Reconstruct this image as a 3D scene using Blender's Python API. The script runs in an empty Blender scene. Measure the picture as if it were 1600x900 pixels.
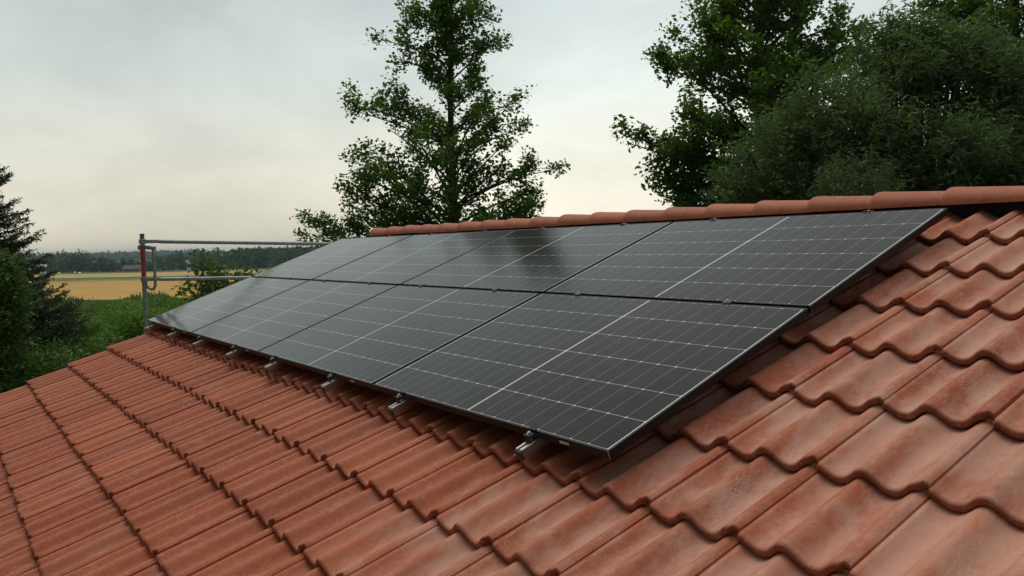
import bpy, math, random
import numpy as np
from mathutils import Vector, Matrix
R = math.radians
sc = bpy.context.scene
COL = sc.collection
random.seed(7)
rng = np.random.default_rng(11)

# ------------------------------------------------------------------ camera
F_PX = 1272.33                       # focal length in pixels of a 1600 px wide picture
CAM = Vector((1.93728, -1.73472, 0.66636))
YAW, PIT, ROLL, TH = 0.954707, -0.051568, -0.02273, 0.356437   # TH is the roof pitch
fw = Vector((-math.sin(YAW)*math.cos(PIT), math.cos(YAW)*math.cos(PIT), math.sin(PIT)))
rt0 = fw.cross(Vector((0, 0, 1))).normalized()
up0 = rt0.cross(fw)
RT = rt0*math.cos(ROLL) + up0*math.sin(ROLL)
UP = -rt0*math.sin(ROLL) + up0*math.cos(ROLL)
cam = bpy.data.cameras.new('camera')
co = bpy.data.objects.new('camera', cam)
COL.objects.link(co)
m = Matrix((RT, UP, -fw)).transposed().to_4x4()
m.translation = CAM
co.matrix_world = m
cam.lens = F_PX/1600*36
cam.sensor_width = 36
cam.clip_start = 0.05
cam.clip_end = 20000
sc.camera = co

# ------------------------------------------------------------------ sky and sun
SUN_AZ = R(78)                       # measured from +Y towards -X
SUN_EL = R(66)
w = bpy.data.worlds.new('World')
sc.world = w
w.use_nodes = True
nt = w.node_tree
nt.nodes.clear()
def N(t, kind, **kw):
    n = t.nodes.new(kind)
    for k, v in kw.items():
        setattr(n, k, v)
    return n
out = N(nt, 'ShaderNodeOutputWorld')
bg = N(nt, 'ShaderNodeBackground')
bg.inputs[1].default_value = 0.1
sky = N(nt, 'ShaderNodeTexSky', sky_type='NISHITA', sun_disc=False)
sky.sun_elevation = SUN_EL
sky.sun_rotation = -SUN_AZ
sky.air_density = 1.0
sky.dust_density = 3.0
tc = N(nt, 'ShaderNodeTexCoord')
sep = N(nt, 'ShaderNodeSeparateXYZ')
nt.links.new(tc.outputs['Generated'], sep.inputs[0])
ramp = N(nt, 'ShaderNodeValToRGB')           # cloud layer brightness by height above the horizon
nt.links.new(sep.outputs['Z'], ramp.inputs[0])
cr = ramp.color_ramp
cr.interpolation = 'EASE'
stops = [(0.0, (.76, .70, .56)), (0.05, (.79, .75, .62)), (0.12, (.74, .745, .65)), (0.20, (.65, .705, .665)),
         (0.32, (.54, .615, .615)), (0.62, (.47, .50, .49)), (1.0, (.74, .76, .75))]
cr.elements[0].position, cr.elements[0].color = stops[0][0], (*stops[0][1], 1)
cr.elements[1].position, cr.elements[1].color = stops[-1][0], (*stops[-1][1], 1)
for p, c in stops[1:-1]:
    e = cr.elements.new(p)
    e.color = (*c, 1)
mp = N(nt, 'ShaderNodeMapping')
mp.inputs['Scale'].default_value = (1.6, 1.6, 4.0)
nt.links.new(tc.outputs['Generated'], mp.inputs[0])
nz = N(nt, 'ShaderNodeTexNoise')
nz.inputs['Scale'].default_value = 1.9
nz.inputs['Detail'].default_value = 5
nz.inputs['Roughness'].default_value = .58
nz.inputs['Distortion'].default_value = .3
nt.links.new(mp.outputs[0], nz.inputs[0])
mr = N(nt, 'ShaderNodeMapRange')
mr.inputs['From Min'].default_value = .3
mr.inputs['From Max'].default_value = .72
mr.inputs['To Min'].default_value = .83
mr.inputs['To Max'].default_value = 1.12
nt.links.new(nz.outputs[0], mr.inputs[0])
# thin bright place in the cloud, low behind the trees
brdir = (fw*F_PX + RT*(1000-800) + UP*(450-250)).normalized()
dt = N(nt, 'ShaderNodeVectorMath', operation='DOT_PRODUCT')
dt.inputs[1].default_value = brdir
nrm = N(nt, 'ShaderNodeVectorMath', operation='NORMALIZE')
nt.links.new(tc.outputs['Generated'], nrm.inputs[0])
nt.links.new(nrm.outputs[0], dt.inputs[0])
mr2 = N(nt, 'ShaderNodeMapRange', interpolation_type='SMOOTHSTEP')
mr2.inputs['From Min'].default_value = .93
mr2.inputs['From Max'].default_value = 1.0
mr2.inputs['To Min'].default_value = 1.0
mr2.inputs['To Max'].default_value = 1.3
nt.links.new(dt.outputs['Value'], mr2.inputs[0])
mm = N(nt, 'ShaderNodeMath', operation='MULTIPLY')
nt.links.new(mr.outputs[0], mm.inputs[0])
nt.links.new(mr2.outputs[0], mm.inputs[1])
# unseen sky behind the camera, dimmed to deepen the shade under the panels
dtb = N(nt, 'ShaderNodeVectorMath', operation='DOT_PRODUCT')
dtb.inputs[1].default_value = Vector((-.45, .85, .25)).normalized()
nt.links.new(nrm.outputs[0], dtb.inputs[0])
mr3 = N(nt, 'ShaderNodeMapRange', interpolation_type='SMOOTHSTEP')
mr3.inputs['From Min'].default_value = -.75
mr3.inputs['From Max'].default_value = .35
mr3.inputs['To Min'].default_value = .08
mr3.inputs['To Max'].default_value = 1.0
nt.links.new(dtb.outputs['Value'], mr3.inputs[0])
mm3 = N(nt, 'ShaderNodeMath', operation='MULTIPLY')
nt.links.new(mm.outputs[0], mm3.inputs[0])
nt.links.new(mr3.outputs[0], mm3.inputs[1])
mm2 = N(nt, 'ShaderNodeMath', operation='MULTIPLY')
mm2.inputs[1].default_value = 10.0           # the background runs at 0.1
nt.links.new(mm3.outputs[0], mm2.inputs[0])
sca = N(nt, 'ShaderNodeVectorMath', operation='SCALE')
nt.links.new(ramp.outputs[0], sca.inputs[0])
nt.links.new(mm2.outputs[0], sca.inputs['Scale'])
mix = N(nt, 'ShaderNodeMix', data_type='RGBA')
mix.inputs[0].default_value = .965
nt.links.new(sky.outputs[0], mix.inputs[6])
nt.links.new(sca.outputs[0], mix.inputs[7])
nt.links.new(mix.outputs[2], bg.inputs[0])
nt.links.new(bg.outputs[0], out.inputs[0])

sun = bpy.data.lights.new('sun', 'SUN')
sun.energy = 1.25
sun.angle = R(30)
sun.color = (1, .93, .82)
so = bpy.data.objects.new('sun', sun)
COL.objects.link(so)
sd = Vector((-math.sin(SUN_AZ)*math.cos(SUN_EL), math.cos(SUN_AZ)*math.cos(SUN_EL), math.sin(SUN_EL)))
so.rotation_euler = sd.to_track_quat('Z', 'Y').to_euler()

sc.view_settings.view_transform = 'Standard'
sc.view_settings.look = 'None'
sc.view_settings.gamma = 1
sc.view_settings.use_curve_mapping = False
sc.view_settings.exposure = 0.08
sc.cycles.max_bounces = 6
sc.cycles.transparent_max_bounces = 8
sc.cycles.volume_bounces = 0
sc.cycles.volume_max_steps = 64

# ------------------------------------------------------------------ helpers
def tag(o, label=None, cat=None, group=None, kind=None):
    if label: o['label'] = label
    if cat: o['category'] = cat
    if group: o['group'] = group
    if kind: o['kind'] = kind
    return o

def empty(name, loc, rot=(0, 0, 0), parent=None):
    o = bpy.data.objects.new(name, None)
    o.location = loc
    o.rotation_euler = rot
    o.empty_display_size = .2
    COL.objects.link(o)
    if parent: o.parent = parent
    return o

def mesh_obj(name, verts, faces, mat, parent=None, smooth=False, attr=None, loc=None, rot=None, mats=None, midx=None):
    me = bpy.data.meshes.new(name)
    verts = np.asarray(verts, dtype=np.float32)
    if isinstance(faces, np.ndarray):
        nf, k = faces.shape
        me.vertices.add(len(verts))
        me.vertices.foreach_set('co', verts.ravel())
        me.loops.add(nf*k)
        me.loops.foreach_set('vertex_index', faces.astype(np.int32).ravel())
        me.polygons.add(nf)
        me.polygons.foreach_set('loop_start', np.arange(0, nf*k, k, dtype=np.int32))
        me.polygons.foreach_set('loop_total', np.full(nf, k, dtype=np.int32))
        me.update(calc_edges=True)
    else:
        me.from_pydata(verts.tolist(), [], faces)
    if smooth:
        me.polygons.foreach_set('use_smooth', [True]*len(me.polygons))
    if attr is not None:
        for nme, vals in attr.items():
            a = me.attributes.new(nme, 'FLOAT', 'FACE')
            a.data.foreach_set('value', np.asarray(vals, dtype=np.float32))
    me.materials.append(mat)
    for x in (mats or []):
        me.materials.append(x)
    if midx is not None:
        me.polygons.foreach_set('material_index', midx)
    me.update()
    o = bpy.data.objects.new(name, me)
    COL.objects.link(o)
    if parent: o.parent = parent
    if loc is not None: o.location = loc
    if rot is not None: o.rotation_euler = rot
    return o

class MB:
    """collects simple shapes into one mesh"""
    def __init__(s):
        s.v = []; s.f = []
    def add(s, vs, fs):
        b = len(s.v)
        s.v += [tuple(v) for v in vs]
        s.f += [tuple(i+b for i in f) for f in fs]
        return s
    def box(s, x0, x1, y0, y1, z0, z1, bev=0.0):
        if bev <= 0:
            vs = [(x, y, z) for z in (z0, z1) for y in (y0, y1) for x in (x0, x1)]
            return s.add(vs, [(0, 2, 3, 1), (4, 5, 7, 6), (0, 1, 5, 4), (2, 6, 7, 3), (0, 4, 6, 2), (1, 3, 7, 5)])
        import bmesh
        bm = bmesh.new()
        bmesh.ops.create_cube(bm, size=1)
        for v in bm.verts:
            v.co = Vector(((x0+x1)/2+v.co.x*(x1-x0), (y0+y1)/2+v.co.y*(y1-y0), (z0+z1)/2+v.co.z*(z1-z0)))
        bmesh.ops.bevel(bm, geom=bm.edges[:], offset=bev, segments=2, affect='EDGES', profile=.5)
        bm.verts.index_update()
        s.add([v.co[:] for v in bm.verts], [tuple(v.index for v in f.verts) for f in bm.faces])
        bm.free()
        return s
    def tube(s, pts, rad, n=12, cap=True):
        pts = [Vector(p) for p in pts]
        rads = rad if isinstance(rad, (list, tuple)) else [rad]*len(pts)
        base = len(s.v)
        prev = None
        for i, p in enumerate(pts):
            d = (pts[min(i+1, len(pts)-1)] - pts[max(i-1, 0)]).normalized()
            if prev is None:
                a = d.orthogonal().normalized()
            else:
                a = (prev - d*prev.dot(d))
                a = a.normalized() if a.length > 1e-6 else d.orthogonal().normalized()
            prev = a
            b = d.cross(a)
            for k in range(n):
                t = 2*math.pi*k/n
                s.v.append(tuple(p + (a*math.cos(t)+b*math.sin(t))*rads[i]))
        for i in range(len(pts)-1):
            for k in range(n):
                s.f.append((base+i*n+k, base+i*n+(k+1) % n, base+(i+1)*n+(k+1) % n, base+(i+1)*n+k))
        if cap:
            s.f.append(tuple(base+k for k in range(n))[::-1])
            s.f.append(tuple(base+(len(pts)-1)*n+k for k in range(n)))
        return s
    def prism(s, poly, y0, y1):
        """poly in (x, z), extruded along y"""
        n = len(poly); b = len(s.v)
        for y in (y0, y1):
            s.v += [(x, y, z) for x, z in poly]
        s.f += [(b+i, b+(i+1) % n, b+n+(i+1) % n, b+n+i) for i in range(n)]
        s.f += [tuple(b+i for i in range(n))[::-1], tuple(b+n+i for i in range(n))]
        return s
    def build(s, name, mat, parent=None, smooth=False, **kw):
        o = mesh_obj(name, s.v, s.f, mat, parent, smooth, **kw)
        if smooth:
            o.data.set_sharp_from_angle(angle=R(40))
        return o

def mat_new(name):
    m = bpy.data.materials.new(name)
    m.use_nodes = True
    t = m.node_tree
    return m, t, t.nodes['Principled BSDF']

def ramp_node(t, src, stops, interp='LINEAR'):
    r = N(t, 'ShaderNodeValToRGB')
    r.color_ramp.interpolation = interp
    e = r.color_ramp.elements
    e[0].position, e[0].color = stops[0][0], (*stops[0][1], 1)
    e[1].position, e[1].color = stops[-1][0], (*stops[-1][1], 1)
    for p, c in stops[1:-1]:
        x = e.new(p); x.color = (*c, 1)
    t.links.new(src, r.inputs[0])
    return r.outputs[0]

def noise(t, scale, detail=4, rough=.55, coord=None, dist=0.0):
    n = N(t, 'ShaderNodeTexNoise')
    n.inputs['Scale'].default_value = scale
    n.inputs['Detail'].default_value = detail
    n.inputs['Roughness'].default_value = rough
    n.inputs['Distortion'].default_value = dist
    if coord is None:
        c = N(t, 'ShaderNodeTexCoord')
        coord = c.outputs['Object']
    t.links.new(coord, n.inputs[0])
    return n.outputs[0]

def math_n(t, op, a, b=None, c=None, clamp=False):
    n = N(t, 'ShaderNodeMath', operation=op, use_clamp=clamp)
    for i, x in enumerate((a, b, c)):
        if x is None: continue
        if isinstance(x, (int, float)): n.inputs[i].default_value = x
        else: t.links.new(x, n.inputs[i])
    return n.outputs[0]

def mixc(t, fac, a, b):
    n = N(t, 'ShaderNodeMix', data_type='RGBA')
    for i, x in ((0, fac), (6, a), (7, b)):
        if isinstance(x, (int, float)): n.inputs[i].default_value = x
        elif isinstance(x, tuple): n.inputs[i].default_value = (*x, 1)
        else: t.links.new(x, n.inputs[i])
    return n.outputs[2]

def bump(t, bsdf, h, strength, dist):
    b = N(t, 'ShaderNodeBump')
    b.inputs['Strength'].default_value = strength
    b.inputs['Distance'].default_value = dist
    t.links.new(h, b.inputs['Height'])
    t.links.new(b.outputs[0], bsdf.inputs['Normal'])

def simple(name, col, rough=.6, metal=0.0, nscale=12, var=.25, bmp=0.0):
    m, t, b = mat_new(name)
    nn = noise(t, nscale, 5)
    c1 = tuple(max(0, x*(1-var)) for x in col)
    c2 = tuple(min(1, x*(1+var)) for x in col)
    t.links.new(ramp_node(t, nn, [(.3, c1), (.7, c2)]), b.inputs['Base Color'])
    b.inputs['Roughness'].default_value = rough
    b.inputs['Metallic'].default_value = metal
    if bmp: bump(t, b, nn, .4, bmp)
    return m

# ------------------------------------------------------------------ materials
def tile_material(name, ridge=False):
    m, t, b = mat_new(name)
    tc = N(t, 'ShaderNodeTexCoord')
    ob = tc.outputs['Object']
    sp = N(t, 'ShaderNodeSeparateXYZ'); t.links.new(ob, sp.inputs[0])
    at = N(t, 'ShaderNodeAttribute', attribute_name='rnd')
    base = ramp_node(t, at.outputs['Fac'], [(0, (.33, .078, .032)), (.35, (.43, .108, .042)), (.7, (.38, .104, .050)), (1, (.50, .140, .060))])
    n1 = noise(t, 7, 6, .6, ob)
    base = mixc(t, math_n(t, 'MULTIPLY', ramp_node(t, n1, [(.42, (0, 0, 0)), (.7, (1, 1, 1))]), .32), base, (.29, .085, .045))
    n2 = noise(t, 2.1, 5, .6, ob, .6)
    red = ramp_node(t, n2, [(.45, (0, 0, 0)), (.65, (1, 1, 1))])
    base = mixc(t, math_n(t, 'MULTIPLY', red, .18), base, (.46, .115, .055))
    # pale dust, streaked along the slope, more of it towards the right-hand part of the roof
    mpn = N(t, 'ShaderNodeMapping'); mpn.inputs['Scale'].default_value = (1.0, .42, 1.0)
    t.links.new(ob, mpn.inputs[0])
    nd = noise(t, 9, 8, .68, mpn.outputs[0], .3)
    nl = noise(t, 1.3, 3, .5, ob)
    if ridge:
        dustf = math_n(t, 'MULTIPLY', ramp_node(t, nd, [(.45, (0, 0, 0)), (.8, (1, 1, 1))]), .22)
    else:
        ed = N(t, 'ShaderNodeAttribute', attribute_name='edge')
        side = N(t, 'ShaderNodeMapRange', interpolation_type='SMOOTHSTEP')
        side.inputs['From Min'].default_value = -1.3
        side.inputs['From Max'].default_value = .55
        side.inputs['To Min'].default_value = -.12
        side.inputs['To Max'].default_value = .41
        t.links.new(sp.outputs['X'], side.inputs[0])
        low = N(t, 'ShaderNodeMapRange')          # dirt gathers in the troughs
        low.inputs['From Min'].default_value = -.155
        low.inputs['From Max'].default_value = -.115
        low.inputs['To Min'].default_value = .20
        low.inputs['To Max'].default_value = -.12
        t.links.new(sp.outputs['Z'], low.inputs[0])
        am = math_n(t, 'ADD', math_n(t, 'MULTIPLY', math_n(t, 'SUBTRACT', nl, .5), .55), math_n(t, 'ADD', side.outputs[0], low.outputs[0]))
        am = math_n(t, 'ADD', am, math_n(t, 'MULTIPLY', math_n(t, 'SUBTRACT', at.outputs['Fac'], .5), .22))
        d0 = math_n(t, 'ADD', math_n(t, 'MULTIPLY', math_n(t, 'SUBTRACT', nd, .5), 2.1), am)
        dm = N(t, 'ShaderNodeMapRange', interpolation_type='SMOOTHSTEP')
        dm.inputs['From Min'].default_value = 0.0
        dm.inputs['From Max'].default_value = .75
        dm.inputs['To Max'].default_value = .76
        t.links.new(d0, dm.inputs[0])
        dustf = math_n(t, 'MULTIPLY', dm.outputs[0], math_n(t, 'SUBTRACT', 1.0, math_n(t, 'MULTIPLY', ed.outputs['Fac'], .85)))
        base = mixc(t, math_n(t, 'MULTIPLY', ed.outputs['Fac'], .62), base, (.20, .05, .028))  # shade on the nose fronts, painted in as a darker red
    base = mixc(t, dustf, base, (.58, .355, .275))
    # fine mottling, pale crumbs and dark specks
    nf = noise(t, 60, 4, .7, ob)
    base = mixc(t, math_n(t, 'MULTIPLY', ramp_node(t, nf, [(.48, (0, 0, 0)), (.68, (1, 1, 1))]), .38), base, (.47, .24, .155))
    # scuffs and run marks: thin ragged shapes, some lighter, some darker
    sc1 = noise(t, 26, 9, .72, mpn.outputs[0], 1.1)
    base = mixc(t, math_n(t, 'MULTIPLY', ramp_node(t, sc1, [(.56, (0, 0, 0)), (.64, (1, 1, 1))]), .30), base, (.56, .36, .27))
    sc2 = noise(t, 17, 9, .75, mpn.outputs[0], 1.6)
    base = mixc(t, math_n(t, 'MULTIPLY', ramp_node(t, sc2, [(.60, (0, 0, 0)), (.68, (1, 1, 1))]), .30), base, (.20, .075, .045))
    vo = N(t, 'ShaderNodeTexVoronoi'); vo.inputs['Scale'].default_value = 130
    t.links.new(ob, vo.inputs[0])
    spk = math_n(t, 'LESS_THAN', vo.outputs['Distance'], .21)
    wh = noise(t, 3.3, 3, .5, mpn.outputs[0], .8)
    whm = math_n(t, 'GREATER_THAN', math_n(t, 'ADD', wh, math_n(t, 'MULTIPLY', vo.outputs['Distance'], .0)), .595)
    base = mixc(t, math_n(t, 'MULTIPLY', math_n(t, 'MULTIPLY', spk, whm), .75), base, (.62, .55, .48))
    vo2 = N(t, 'ShaderNodeTexVoronoi'); vo2.inputs['Scale'].default_value = 38
    t.links.new(ob, vo2.inputs[0])
    spk2 = math_n(t, 'LESS_THAN', vo2.outputs['Distance'], .12)
    dk = math_n(t, 'GREATER_THAN', noise(t, 4.7, 3, .5, mpn.outputs[0], .6), .60)
    base = mixc(t, math_n(t, 'MULTIPLY', math_n(t, 'MULTIPLY', spk2, dk), .7), base, (.10, .055, .04))
    t.links.new(base, b.inputs['Base Color'])
    b.inputs['Roughness'].default_value = .62
    rr = math_n(t, 'MULTIPLY_ADD', dustf, .15, .66)
    t.links.new(rr, b.inputs['Roughness'])
    b.inputs['Specular IOR Level'].default_value = .28
    hh = math_n(t, 'ADD', math_n(t, 'MULTIPLY', nf, .6), math_n(t, 'MULTIPLY', n1, .35))
    bump(t, b, hh, .5, .003)
    return m
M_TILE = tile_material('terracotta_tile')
M_RIDGE = tile_material('terracotta_ridge', True)

def glass_material():
    """monocrystalline half cells behind matt anti-reflective glass; object x along the long side, y up the slope"""
    m, t, b = mat_new('solar_cells')
    tc = N(t, 'ShaderNodeTexCoord')
    sp = N(t, 'ShaderNodeSeparateXYZ'); t.links.new(tc.outputs['Object'], sp.inputs[0])
    X, Y = sp.outputs['X'], sp.outputs['Y']       # origin at the centre of the panel
    Lx, Ly = 1.722, 1.134
    cx, cy = .0932, .1848                         # cell pitch
    gapc = .0045                                  # half of the central white strip
    ax = math_n(t, 'SUBTRACT', math_n(t, 'ABSOLUTE', X), gapc)
    fx = math_n(t, 'MULTIPLY', math_n(t, 'PINGPONG', ax, cx/2), 1)   # distance to the nearest cell edge line
    ly = math_n(t, 'ADD', Y, 3*cy)
    fy = math_n(t, 'PINGPONG', math_n(t, 'ABSOLUTE', ly), cy/2)
    centre = math_n(t, 'LESS_THAN', ax, 0.0)
    lx = math_n(t, 'LESS_THAN', fx, .0011)
    lyy = math_n(t, 'LESS_THAN', fy, .0014)
    dia = math_n(t, 'LESS_THAN', math_n(t, 'ADD', fx, math_n(t, 'MULTIPLY', fy, .9)), .0062)
    outx = math_n(t, 'GREATER_THAN', ax, 9*cx)
    outy = math_n(t, 'GREATER_THAN', math_n(t, 'ABSOLUTE', Y), 3*cy)
    strong = math_n(t, 'MAXIMUM', math_n(t, 'MAXIMUM', centre, dia), math_n(t, 'MAXIMUM', outx, outy))
    # twelve fine collector wires per cell along the long side, and the finger shimmer
    wy = math_n(t, 'PINGPONG', math_n(t, 'ABSOLUTE', ly), .0076)
    wires = math_n(t, 'LESS_THAN', wy, .00035)
    nn = N(t, 'ShaderNodeMapping'); nn.inputs['Scale'].default_value = (3, 260, 1)
    t.links.new(tc.outputs['Object'], nn.inputs[0])
    fine = noise(t, 1, 2, .5, nn.outputs[0])
    # each cell its own slight tint
    fl = N(t, 'ShaderNodeCombineXYZ')
    t.links.new(math_n(t, 'FLOOR', math_n(t, 'DIVIDE', ax, cx)), fl.inputs[0])
    t.links.new(math_n(t, 'FLOOR', math_n(t, 'DIVIDE', ly, cy)), fl.inputs[1])
    t.links.new(math_n(t, 'SIGN', X), fl.inputs[2])
    wn = N(t, 'ShaderNodeTexWhiteNoise'); t.links.new(fl.outputs[0], wn.inputs[0])
    c = ramp_node(t, wn.outputs['Value'], [(0, (.007, .007, .0065)), (.5, (.009, .0085, .0075)), (1, (.012, .011, .009))])
    c = mixc(t, math_n(t, 'MULTIPLY', fine, .25), c, (.026, .024, .020))
    c = mixc(t, math_n(t, 'MULTIPLY', wires, .30), c, (.22, .22, .22))
    c = mixc(t, math_n(t, 'MULTIPLY', lx, .55), c, (.42, .42, .40))
    c = mixc(t, math_n(t, 'MULTIPLY', lyy, .80), c, (.55, .55, .53))
    c = mixc(t, strong, c, (.66, .66, .63))
    # a little dust
    dn = noise(t, 5, 6, .65, tc.outputs['Object'], .4)
    c = mixc(t, math_n(t, 'MULTIPLY', ramp_node(t, dn, [(.4, (0, 0, 0)), (.75, (1, 1, 1))]), .022), c, (.4, .37, .33))
    vo = N(t, 'ShaderNodeTexVoronoi'); vo.inputs['Scale'].default_value = 9
    t.links.new(tc.outputs['Object'], vo.inputs[0])
    c = mixc(t, math_n(t, 'MULTIPLY', math_n(t, 'LESS_THAN', vo.outputs['Distance'], .028), .6), c, (.5, .48, .45))
    t.links.new(c, b.inputs['Base Color'])
    b.inputs['Roughness'].default_value = .125
    b.inputs['IOR'].default_value = 1.30
    bump(t, b, noise(t, 240, 2, .5, tc.outputs['Object']), .08, .0006)
    return m
M_GLASS = glass_material()
M_FRAME = simple('black_anodised', (.007, .008, .009), .45, .0, 40, .15)
M_FRAME.node_tree.nodes['Principled BSDF'].inputs['Specular IOR Level'].default_value = .22
M_ALU = simple('aluminium', (.62, .62, .60), .34, .9, 60, .12)
M_BLK = simple('black_plastic', (.02, .022, .025), .5, 0, 30, .3)
M_STEEL = simple('screw_steel', (.65, .65, .63), .25, 1, 30, .1)
M_STICK = simple('pale_sticker', (.55, .55, .52), .6, 0, 300, .5)
M_GALV = simple('galvanised', (.25, .29, .29), .5, .5, 25, .3)
M_RED = simple('red_paint_worn', (.36, .055, .045), .6, 0, 30, .4)
M_TEAL = simple('teal_paint_worn', (.07, .16, .18), .6, 0, 30, .4)
M_WALL = simple('render_wall', (.62, .58, .50), .9, 0, 3, .08, .002)
M_WOOD = simple('dark_wood', (.10, .055, .03), .7, 0, 10, .3)
M_DARK = simple('roof_underlay', (.012, .011, .011), .9, 0, 10, .3)
M_PLANK = simple('scaffold_plank', (.28, .20, .12), .8, 0, 10, .3)
M_BARK = simple('bark', (.055, .045, .035), .9, 0, 9, .5, .01)

def leaf_material(name, lo, mid, hi, trans=.35, rough=.55):
    m, t, b = mat_new(name)
    at = N(t, 'ShaderNodeAttribute', attribute_name='rnd')
    c = ramp_node(t, at.outputs['Fac'], [(0, lo), (.55, mid), (1, hi)])
    t.links.new(c, b.inputs['Base Color'])
    b.inputs['Roughness'].default_value = rough
    b.inputs['Specular IOR Level'].default_value = .35
    tr = N(t, 'ShaderNodeBsdfTranslucent')
    t.links.new(mixc(t, .5, c, (.16, .28, .02)), tr.inputs[0])
    ms = N(t, 'ShaderNodeMixShader'); ms.inputs[0].default_value = trans
    t.links.new(b.outputs[0], ms.inputs[1]); t.links.new(tr.outputs[0], ms.inputs[2])
    t.links.new(ms.outputs[0], t.nodes['Material Output'].inputs[0])
    return m
L_ALDER = leaf_material('leaf_alder', (.032, .074, .010), (.068, .150, .016), (.15, .29, .03), .46)
L_WILLOW = leaf_material('leaf_willow', (.050, .095, .040), (.095, .165, .066), (.20, .29, .125), .36)
L_BUSH = leaf_material('leaf_bush', (.05, .10, .022), (.10, .19, .034), (.20, .33, .06), .38)
L_DARKBUSH = leaf_material('leaf_bush_dark', (.028, .058, .016), (.058, .115, .022), (.12, .22, .036), .34)
L_BUSH2 = leaf_material('leaf_bush_bright', (.06, .14, .02), (.13, .27, .035), (.22, .42, .055), .4)
L_SPRUCE = leaf_material('needles', (.016, .032, .012), (.028, .050, .018), (.055, .085, .030), .12)
L_FAR = leaf_material('leaf_far', (.022, .060, .020), (.042, .11, .03), (.085, .18, .045), .2, .8)
L_FOREST = leaf_material('forest_far', (.022, .048, .034), (.034, .066, .042), (.05, .085, .05), .05, .9)
L_FARPINE = leaf_material('needle_far', (.012, .026, .016), (.020, .040, .022), (.030, .052, .026), .05, .9)

# ------------------------------------------------------------------ the ground
GZ = -4.6          # at the house
FZ = -12.0         # the flat valley
FH = Vector((fw.x, fw.y, 0)).normalized()      # away from the camera
RH = Vector((rt0.x, rt0.y, 0)).normalized()
def gz(r):
    s = min(1, max(0, (r-22)/(170-22)))
    return GZ + (FZ-GZ)*(s*s*(3-2*s))
rs = [0, 6, 12, 20, 28, 36, 45, 55, 70, 85, 100, 120, 140, 160, 180, 220, 300, 450, 700, 1100, 1800, 3000, 4500]
na = 96
gv = [(CAM.x, CAM.y, GZ)]; gf = []
for i, r in enumerate(rs[1:]):
    for k in range(na):
        a = 2*math.pi*k/na
        z = gz(r) + (0.25*math.sin(r*.11+3*a)*math.sin(5*a+1) if 15 < r < 160 else 0)
        gv.append((CAM.x+r*math.cos(a), CAM.y+r*math.sin(a), z))
for k in range(na):
    gf.append((0, 1+k, 1+(k+1) % na))
for i in range(len(rs)-2):
    for k in range(na):
        a = 1+i*na+k; b_ = 1+i*na+(k+1) % na
        gf.append((a, a+na, b_+na, b_))
m, t, b = mat_new('meadow')
n1 = noise(t, .35, 6, .65); n2 = noise(t, 5, 4, .6)
c = ramp_node(t, n1, [(.3, (.05, .11, .018)), (.55, (.085, .19, .026)), (.75, (.14, .24, .04))])
c = mixc(t, math_n(t, 'MULTIPLY', n2, .4), c, (.04, .085, .018))
t.links.new(c, b.inputs['Base Color']); b.inputs['Roughness'].default_value = .9
bump(t, b, n2, .8, .1)
M_MEADOW = m
tag(mesh_obj('ground', gv, gf, M_MEADOW, smooth=True), kind='structure')

def gpt(depth, lat, z=FZ):
    p = CAM + FH*depth + RH*lat
    return (p.x, p.y, z)
def field(name, d0, d1, lat0, lat1, h, col, var, label=None):
    """crop standing h metres high over a strip of the valley"""
    m, t, b = mat_new(name+'_crop')
    tc = N(t, 'ShaderNodeTexCoord')
    mpg = N(t, 'ShaderNodeMapping'); mpg.inputs['Rotation'].default_value = (0, 0, .6)
    mpg.inputs['Scale'].default_value = (.02, .3, 1)
    t.links.new(tc.outputs['Object'], mpg.inputs[0])
    a = noise(t, 1.0, 6, .6, mpg.outputs[0]); bb = noise(t, .04, 4, .5, tc.outputs['Object'])
    f_ = math_n(t, 'ADD', math_n(t, 'MULTIPLY', a, .6), math_n(t, 'MULTIPLY', bb, .5))
    c = ramp_node(t, f_, [(.35, tuple(x*(1-var) for x in col)), (.75, tuple(x*(1+var) for x in col))])
    t.links.new(c, b.inputs['Base Color']); b.inputs['Roughness'].default_value = .95
    b.inputs['Specular IOR Level'].default_value = .1
    n = 80
    top = []; v = []; f = []
    for k in range(n+1):
        l = lat0 + (lat1-lat0)*k/n
        e0 = d0 + 2.5*math.sin(l*.045) + rng.normal()*.5
        v += [gpt(e0, l, FZ-.3), gpt(e0, l, FZ+h), gpt(d1, l, FZ+h), gpt(d1, l, FZ-.3)]
    for k in range(n):
        a_ = 4*k
        for j in range(3):
            f.append((a_+j, a_+4+j, a_+5+j, a_+1+j))
    tag(mesh_obj(name, v, f, m), kind='structure')
field('wheat_field', 221, 378, -420, 160, .5, (.47, .285, .075), .16)
field('stubble_field', 378.6, 412, -480, 200, .25, (.30, .21, .08), .15)
field('green_field', 412.6, 448, -500, 220, .3, (.09, .17, .03), .2)
field('barley_field', 448.6, 548, -560, 260, .45, (.46, .32, .12), .12)
field('field_margin', 548.6, 585, -600, 300, .5, (.09, .15, .04), .2)

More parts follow.
